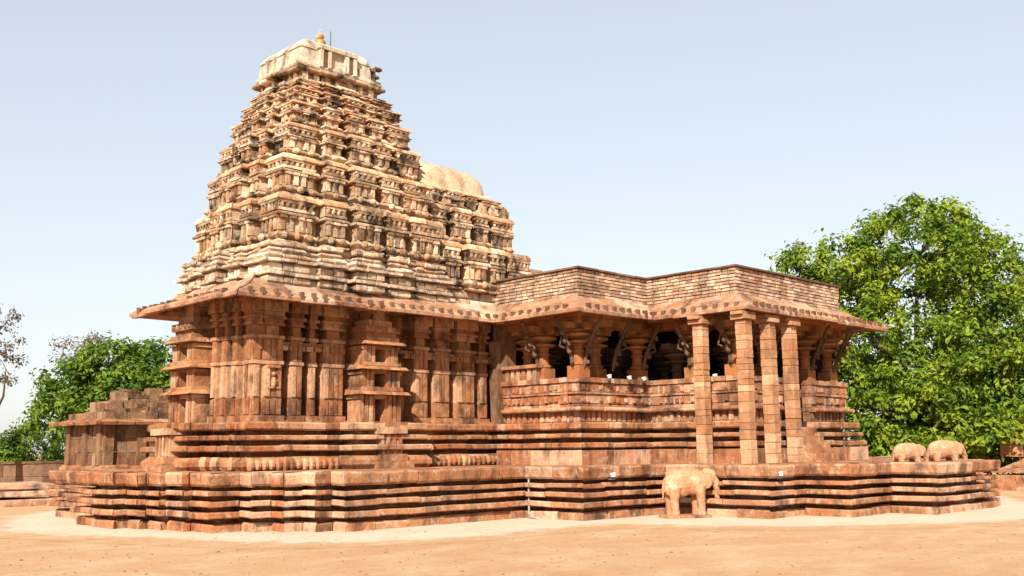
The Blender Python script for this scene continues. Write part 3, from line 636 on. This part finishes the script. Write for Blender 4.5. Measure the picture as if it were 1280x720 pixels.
va.add(vv, ff); va.build('barrel_vault', 'vault', A, smooth=True)
c = MB(); course(c, [(8.0, 1.4), (11.8, 1.4), (12.4, 2.1), (12.4, 3.7), (11.8, 4.4), (8.0, 4.4)], rnd(-.9, .12, 12.7, 12.92, .3), .8, .02, .01, .01); c.build('vault_cornice', 'vault', A)

# ------------------------------------------------------------------ small old shrine on the left
sh = thing('small_shrine', (3.4, 15, 0), 'small ruined stone shrine with flat eave and rubble roof behind the platform on the left', 'shrine')
SHP = [(.7, 13), (6.2, 13), (6.2, 17), (.7, 17)]
c = MB()
for z0, z1, o in ((0, .5, .35), (.55, .9, .22), (.95, 1.3, .32), (1.35, 1.75, .18)): course(c, SHP, rnd(-.5, o, z0, z1, .25), 1.2, .03, .02, .012)
c.build('base', 'stone', sh)
c = MB(); z = 1.75
while z < 3.5: course(c, SHP, sq(-.4, 0, z, z + .55), 1.0, .03, .0, .012); z += .56
for u in (.7, 2.1, 3.6, 5.2): c.box(u, 12.9, 1.75, u + .4, 13.1, 3.5, .015)
for u in (13.1, 14.6, 16.4): c.box(.58, u, 1.75, .8, u + .4, 3.5, .015)
c.build('wall', 'oldwall', sh)
c = MB(); course(c, SHP, [(-.6, 3.5), (.55, 3.44), (.6, 3.56), (-.6, 3.85)], 1.1, .04, .02, .012); c.build('eave', 'stone', sh)
c = MB()
for zz, ins, cnt in ((3.85, .3, 60), (4.2, .7, 44), (4.5, 1.0, 30), (4.75, 1.4, 14)):
    for i in range(cnt):
        x = random.uniform(.7 + ins, 6.2 - ins); y = random.choice((13 + ins + random.uniform(0, .5), random.uniform(13 + ins, 17 - ins))); s_ = random.uniform(.15, .38)
        c.box(x - s_, y - s_, zz - .15, x + s_, y + s_, zz + random.uniform(.12, .34), .05)
c.box(1.4, 13.7, 3.7, 5.4, 16.4, 4.5); c.build('rubble_roof', 'oldwall', sh)

# tumbled slabs and walls at the edges of the yard
st = MB()
for x, y, w, d, z0, z1 in ((-1.0, 19, 4.2, 3, .0, .28), (-1.2, 19.1, 3.6, 2.6, .36, .62), (-1.0, 19.3, 3.4, 2.4, .7, .95)): st.box(x - w / 2, y - d / 2, z0, x + w / 2, y + d / 2, z1, .06)
tag(st.build('stone_slabs', 'platform', bevel=.03), 'low stack of flat stone slabs at the far left edge of the yard', 'stone slabs')
def sc_pt(px, d):   # ground point seen at a picture column, at a distance from the camera
    v = (fw + rt * ((px - 640) / FPX)).normalized(); return CAM.x + v.x * d, CAM.y + v.y * d
w_ = MB(); wl = [sc_pt(-180, 74), sc_pt(-40, 73), sc_pt(60, 72), sc_pt(190, 73)]
course(w_, wl, sq(-.5, 0, -.1, .8), 1.4, .04, .02, .01, closed=False); course(w_, wl, sq(-.5, 0, .8, 1.6), 1.2, .04, .02, .01, closed=False); course(w_, wl, sq(-.6, .08, 1.6, 1.75), 1.2, .04, .02, .01, closed=False)
tag(w_.build('boundary_wall', 'coping'), 'dark low boundary wall crossing behind the yard on the left', 'wall')
rw = MB()
a = Vector(sc_pt(1225, 56)); b = Vector(sc_pt(1420, 52)); d = (b - a).normalized(); nn = Vector((-d.y, d.x))
poly = [a, b, b + nn * 9, a + nn * 9]
rw.prism([tuple(p) for p in poly], 0, .75)
q = [a + nn * 1, b + nn * 1, b + nn * 8, a + nn * 8]
rw.add([(*a, .85), (*b, .85), (*(b + nn * 5), 2.0), (*(a + nn * 5), 2.0), (*(a + nn * 9), 2.0), (*(b + nn * 9), 2.0), (*(b + nn * 9), .8), (*(a + nn * 9), .8)], [(0, 1, 2, 3), (3, 2, 5, 4), (4, 5, 6, 7), (0, 3, 4, 7), (1, 6, 5, 2), (0, 7, 6, 1)])
tag(rw.build('retaining_wall', 'platform'), 'low retaining wall with sloping earth top at the right edge', 'wall')
p = Vector(sc_pt(1254, 58)); c = MB(); c.box(p.x - .4, p.y - .4, 1.6, p.x + .4, p.y + .4, 2.2, .03); c.box(p.x - .5, p.y - .5, 2.2, p.x + .5, p.y + .5, 2.45, .03); c.box(p.x - .36, p.y - .5, 1.75, p.x + .05, p.y - .38, 2.12, .01)
tag(c.build('stone_post', 'pillar'), 'squat stone post with flat cap on the sloping wall at right', 'stone post')

# ------------------------------------------------------------------ carved elephants
def elephant_mesh(low=False):
    c = MB()   # faces +X, stands on z=0, about 1.7 tall
    c.ball((-.28, 0, 1.12), (.62, .40, .50), 16, 10); c.ball((.28, 0, 1.15), (.52, .40, .48), 16, 10); c.ball((-.02, 0, 1.28), (.6, .33, .38), 16, 10)
    c.ball((-.62, 0, 1.05), (.30, .32, .42), 14, 9)
    c.ball((.80, 0, 1.32), (.30, .27, .34), 14, 9); c.ball((.93, 0, 1.42), (.2, .23, .22), 12, 8); c.tube([(.4, 0, 1.2), (.8, 0, 1.3)], [.36, .28], 10)
    for s_ in (-1, 1):
        c.ball((.66, s_ * .31, 1.22), (.2, .06, .32), 10, 8); c.tube([(.98, s_ * .12, 1.2), (1.14, s_ * .14, 1.06), (1.24, s_ * .13, 1.04)], [.055, .045, .025], 6)
        c.tube([(.40, s_ * .24, 1.05), (.42, s_ * .25, .55), (.43, s_ * .25, .14), (.44, s_ * .25, .0)], [.2, .155, .145, .175], 12)
        c.tube([(-.55, s_ * .23, 1.0), (-.60, s_ * .24, .55), (-.57, s_ * .24, .16), (-.56, s_ * .24, .0)], [.25, .16, .145, .175], 12)
    c.tube([(1.0, 0, 1.3), (1.12, 0, 1.08), (1.16, 0, .82), (1.14, 0, .58), (1.2, 0, .44)], [.19, .15, .115, .09, .07], 10)
    c.tube([(-.86, 0, 1.2), (-.93, 0, .9), (-.92, 0, .6)], [.06, .045, .035], 6)
    if low:   # worn, squatting: short legs and a sunken head
        c.v = [(x, y * 1.15, (z - .52 if z > .55 else z * .06) - max(0, x - .5) * .35) for x, y, z in c.v]
        c.v = [(x, y, max(z, -.02)) for x, y, z in c.v]
    return c
def elephant(name, label, x, y, z, rot, s_, plinth):
    t = thing(name, (x, y, z), label, 'elephant statue', 'carved stone elephants')
    o = elephant_mesh(not plinth).build('body', 'elephant', None, smooth=True); o.parent = t; o.location = (0, 0, .1 if plinth else 0)
    m = o.modifiers.new('join', 'REMESH'); m.mode = 'VOXEL'; m.voxel_size = .024; m.use_smooth_shade = True
    m = o.modifiers.new('soft', 'SMOOTH'); m.factor = .5; m.iterations = 5
    tx = bpy.data.textures.new('worn', 'CLOUDS'); tx.noise_scale = .22; tx.noise_depth = 3
    m = o.modifiers.new('worn', 'DISPLACE'); m.texture = tx; m.strength = .05; m.mid_level = .5; m.texture_coords = 'LOCAL'
    if plinth:
        c = MB(); c.box(-.95, -.42, -.02, .75, .42, .11, .02); q = c.build('plinth', 'platform', None); q.parent = t
    t.rotation_euler.z = R(rot); t.scale = (s_,) * 3
    return t
elephant('elephant_statue', 'carved stone elephant standing on the ground against the stepped platform', 10.75, -9.25, 0, -32, .91, True)
elephant('elephant_statue', 'carved stone elephant on the platform at right, nearer the temple and left of its twin', 18.6, -13.2, 1.66, -35, .61, False)
elephant('elephant_statue', 'carved stone elephant on the platform at right, rightmost and largest of the pair', 20.75, -13.6, 1.66, -38, .69, False)

# floodlights
FL = [(12.3, -4.75, 4.85, 'small white floodlight on the hall parapet beside the corner column', 1), (13.5, -4.75, 4.85, 'small white floodlight on the hall parapet in the first dark opening', 1),
      (15.35, -7.4, 4.85, 'small white floodlight on the porch parapet between two tall props', 1), (14.4, -4.75, 4.85, 'small white floodlight on the hall parapet just left of the second column', 1),
      (8.6, -7.9, 1.34, 'small white floodlight hung on the platform edge near the drain pipe', 0), (12.05, -11.95, 1.34, 'small white floodlight hung on the platform corner in front of the porch', 0)]
for x, y, z, lab, up_ in FL:
    t = thing('floodlight', (x, y, z), lab, 'floodlight', 'white floodlights')
    c = MB(); c.box(x - .075, y - .06, z + .0, x + .075, y + .06, z + .13, .008); c.box(x - .085, y - .075, z + .11, x + .085, y - .04, z + .15, .004); c.build('lamp_housing', 'white', t, bevel=.015)
    c = MB(); c.box(x - .10, y - .02, z - .06, x - .08, y + .02, z + .08); c.box(x + .08, y - .02, z - .06, x + .10, y + .02, z + .08); c.box(x - .10, y - .02, z - .08, x + .10, y + .12, z - .055); c.build('mounting_bracket', 'iron', t)

# ------------------------------------------------------------------ trees
def tree(name, label, x, y, trunk_h, lobes, nclump, leafs, size, mleaf, group=None, seed=1, r0=.4, cat='tree'):
    rs = random.Random(seed); t = thing(name, (x, y, 0), label, cat, group)
    tr = MB(); top = Vector((x, y, trunk_h))
    tr.tube([(x, y, -.2), (x + .1, y, trunk_h * .4), (x - .05, y + .1, trunk_h)], [r0 * 1.35, r0, r0 * .75], 10)
    cl = []
    tw_ = sum(l[3] ** 2 for l in lobes)
    for lx, ly, lz, lr, lh in lobes:
        p = Vector((x + lx, y + ly, lz)); m = top.lerp(p, .5) + Vector((rs.uniform(-.5, .5), rs.uniform(-.5, .5), rs.uniform(-.3, .6)))
        tr.tube([top - Vector((0, 0, .4)), m, p], [r0 * .55, r0 * .33, r0 * .12], 7)
        for i in range(int(nclump * lr ** 2 / tw_)):
            v = Vector((rs.gauss(0, 1), rs.gauss(0, 1), rs.gauss(0, 1))).normalized() * rs.uniform(.35, 1.0) ** .45
            q = p + Vector((v.x * lr, v.y * lr, v.z * lh)); cl.append((q, rs.uniform(.5, 1.0)))
            if i % 5 == 0: tr.tube([p, p.lerp(q, .55) + Vector((0, 0, .1)), q], [r0 * .12, r0 * .07, .015], 5)
    tr.build('trunk', 'bark', t, smooth=True)
    lv = MB()
    for q, cr in cl:
        cr *= size * 2.7
        for k in range(leafs):
            v = Vector((rs.gauss(0, .5), rs.gauss(0, .5), rs.gauss(0, .38))); p = q + v * cr
            nrm = (v + Vector((rs.uniform(-.6, .6), rs.uniform(-.6, .6), rs.uniform(.1, 1.1)))).normalized(); a = nrm.orthogonal().normalized()
            a = (Matrix.Rotation(rs.uniform(0, 6.28), 3, nrm) @ a); b = nrm.cross(a); l = size * rs.uniform(.45, 1.3); w = l * .5
            tip = nrm * (-l * .18)
            lv.add([p - a * l * .5, p + b * w * .5 + nrm * .02, p + a * l * .5 + tip, p - b * w * .5 + nrm * .02], [(0, 1, 2, 3)])
    lv.build('crown', mleaf, t, recalc=False)
    return t
bx, by = sc_pt(1148, 60)
lat = lambda u, z, r, h, dd=0: (rt.x * u + fw.x * dd, rt.y * u + fw.y * dd, z, r, h)
tree('broadleaf_tree', 'large bright green broadleaf tree rising behind the right end of the temple', bx, by, 4.5,
     [lat(0.3, 12.6, 3.9, 3.2), lat(-3.7, 11.4, 2.7, 2.6), lat(3.4, 11.2, 3.0, 2.6), lat(-3.2, 8.2, 3.2, 2.8, -1), lat(3.4, 7.2, 3.8, 3.2, -1.5), lat(0, 6.2, 3.6, 2.8, -2), lat(-2.2, 4.0, 2.8, 2.0, -1.5), lat(5.4, 4.2, 3.2, 2.4, -1), lat(1.6, 3.4, 3.0, 2.0, -2), lat(-5.9, 12.0, 1.5, 1.4), lat(-4.6, 6.0, 2.2, 2.2, -1), lat(-1.5, 2.2, 3.0, 1.6, -1), lat(4.5, 2.0, 3.2, 1.5, 0)],
     900, 88, .34, 'leaf', 'trees around the temple yard', 3, .45)
bx, by = sc_pt(1300, 66)
tree('broadleaf_tree', 'green broadleaf tree cut off by the right edge of the picture', bx, by, 3.5,
     [lat(0, 8.8, 3.4, 3.2), lat(-2.6, 6, 3.0, 2.4), lat(2.5, 7, 3, 2.6), lat(-1, 3.6, 3.4, 2.2)], 230, 70, .36, 'leaf2', 'trees around the temple yard', 5, .35)
bx, by = sc_pt(132, 64)
tree('leafy_tree', 'spreading green tree behind the small ruined shrine on the left', bx, by, 3.0,
     [lat(.3, 7.0, 2.6, 2.1), lat(-2.0, 5.9, 2.0, 1.8), lat(2.4, 6.8, 2.3, 2.0), lat(-3.0, 4.4, 1.4, 1.4), lat(3.6, 5.2, 2.0, 2.0), lat(0.4, 5.0, 2.6, 2.0)], 260, 70, .36, 'leaf2', 'trees around the temple yard', 9, .3)
bx, by = sc_pt(-10, 70)
tree('bare_tree', 'sparse brown half bare tree at the far left edge', bx, by, 4.5,
     [lat(-.6, 9.2, 2.0, 1.5), lat(.8, 7.4, 1.2, 1.0), lat(-2, 8.2, 2, 1.6), lat(.2, 10.4, 1.1, .8)], 80, 26, .26, 'dryleaf', 'trees around the temple yard', 12, .22)
bx, by = sc_pt(105, 78)
tree('bare_tree', 'sparse brown tree top showing above the green tree on the left', bx, by, 6,
     [lat(0, 9.9, 1.5, .9), lat(1.6, 9.4, 1.1, .7), lat(-1.6, 9.3, 1.2, .8)], 40, 22, .26, 'dryleaf', 'trees around the temple yard', 14, .22)
for i, (px, d, h, lab) in enumerate(((8, 78, 3.4, 'rounded green bush over the boundary wall at the far left edge'), (45, 77, 4.0, 'green bush between the boundary wall and the small ruined shrine'))):
    bx, by = sc_pt(px, d); tree('bush', lab, bx, by, .8, [lat(0, h * .6, 1.9, h * .45), lat(1.3, h * .5, 1.3, h * .4), lat(-1.3, h * .5, 1.3, h * .4)], 80, 50, .3, 'leaf2', 'bushes along the left boundary wall', 20 + i, .1, 'bush')
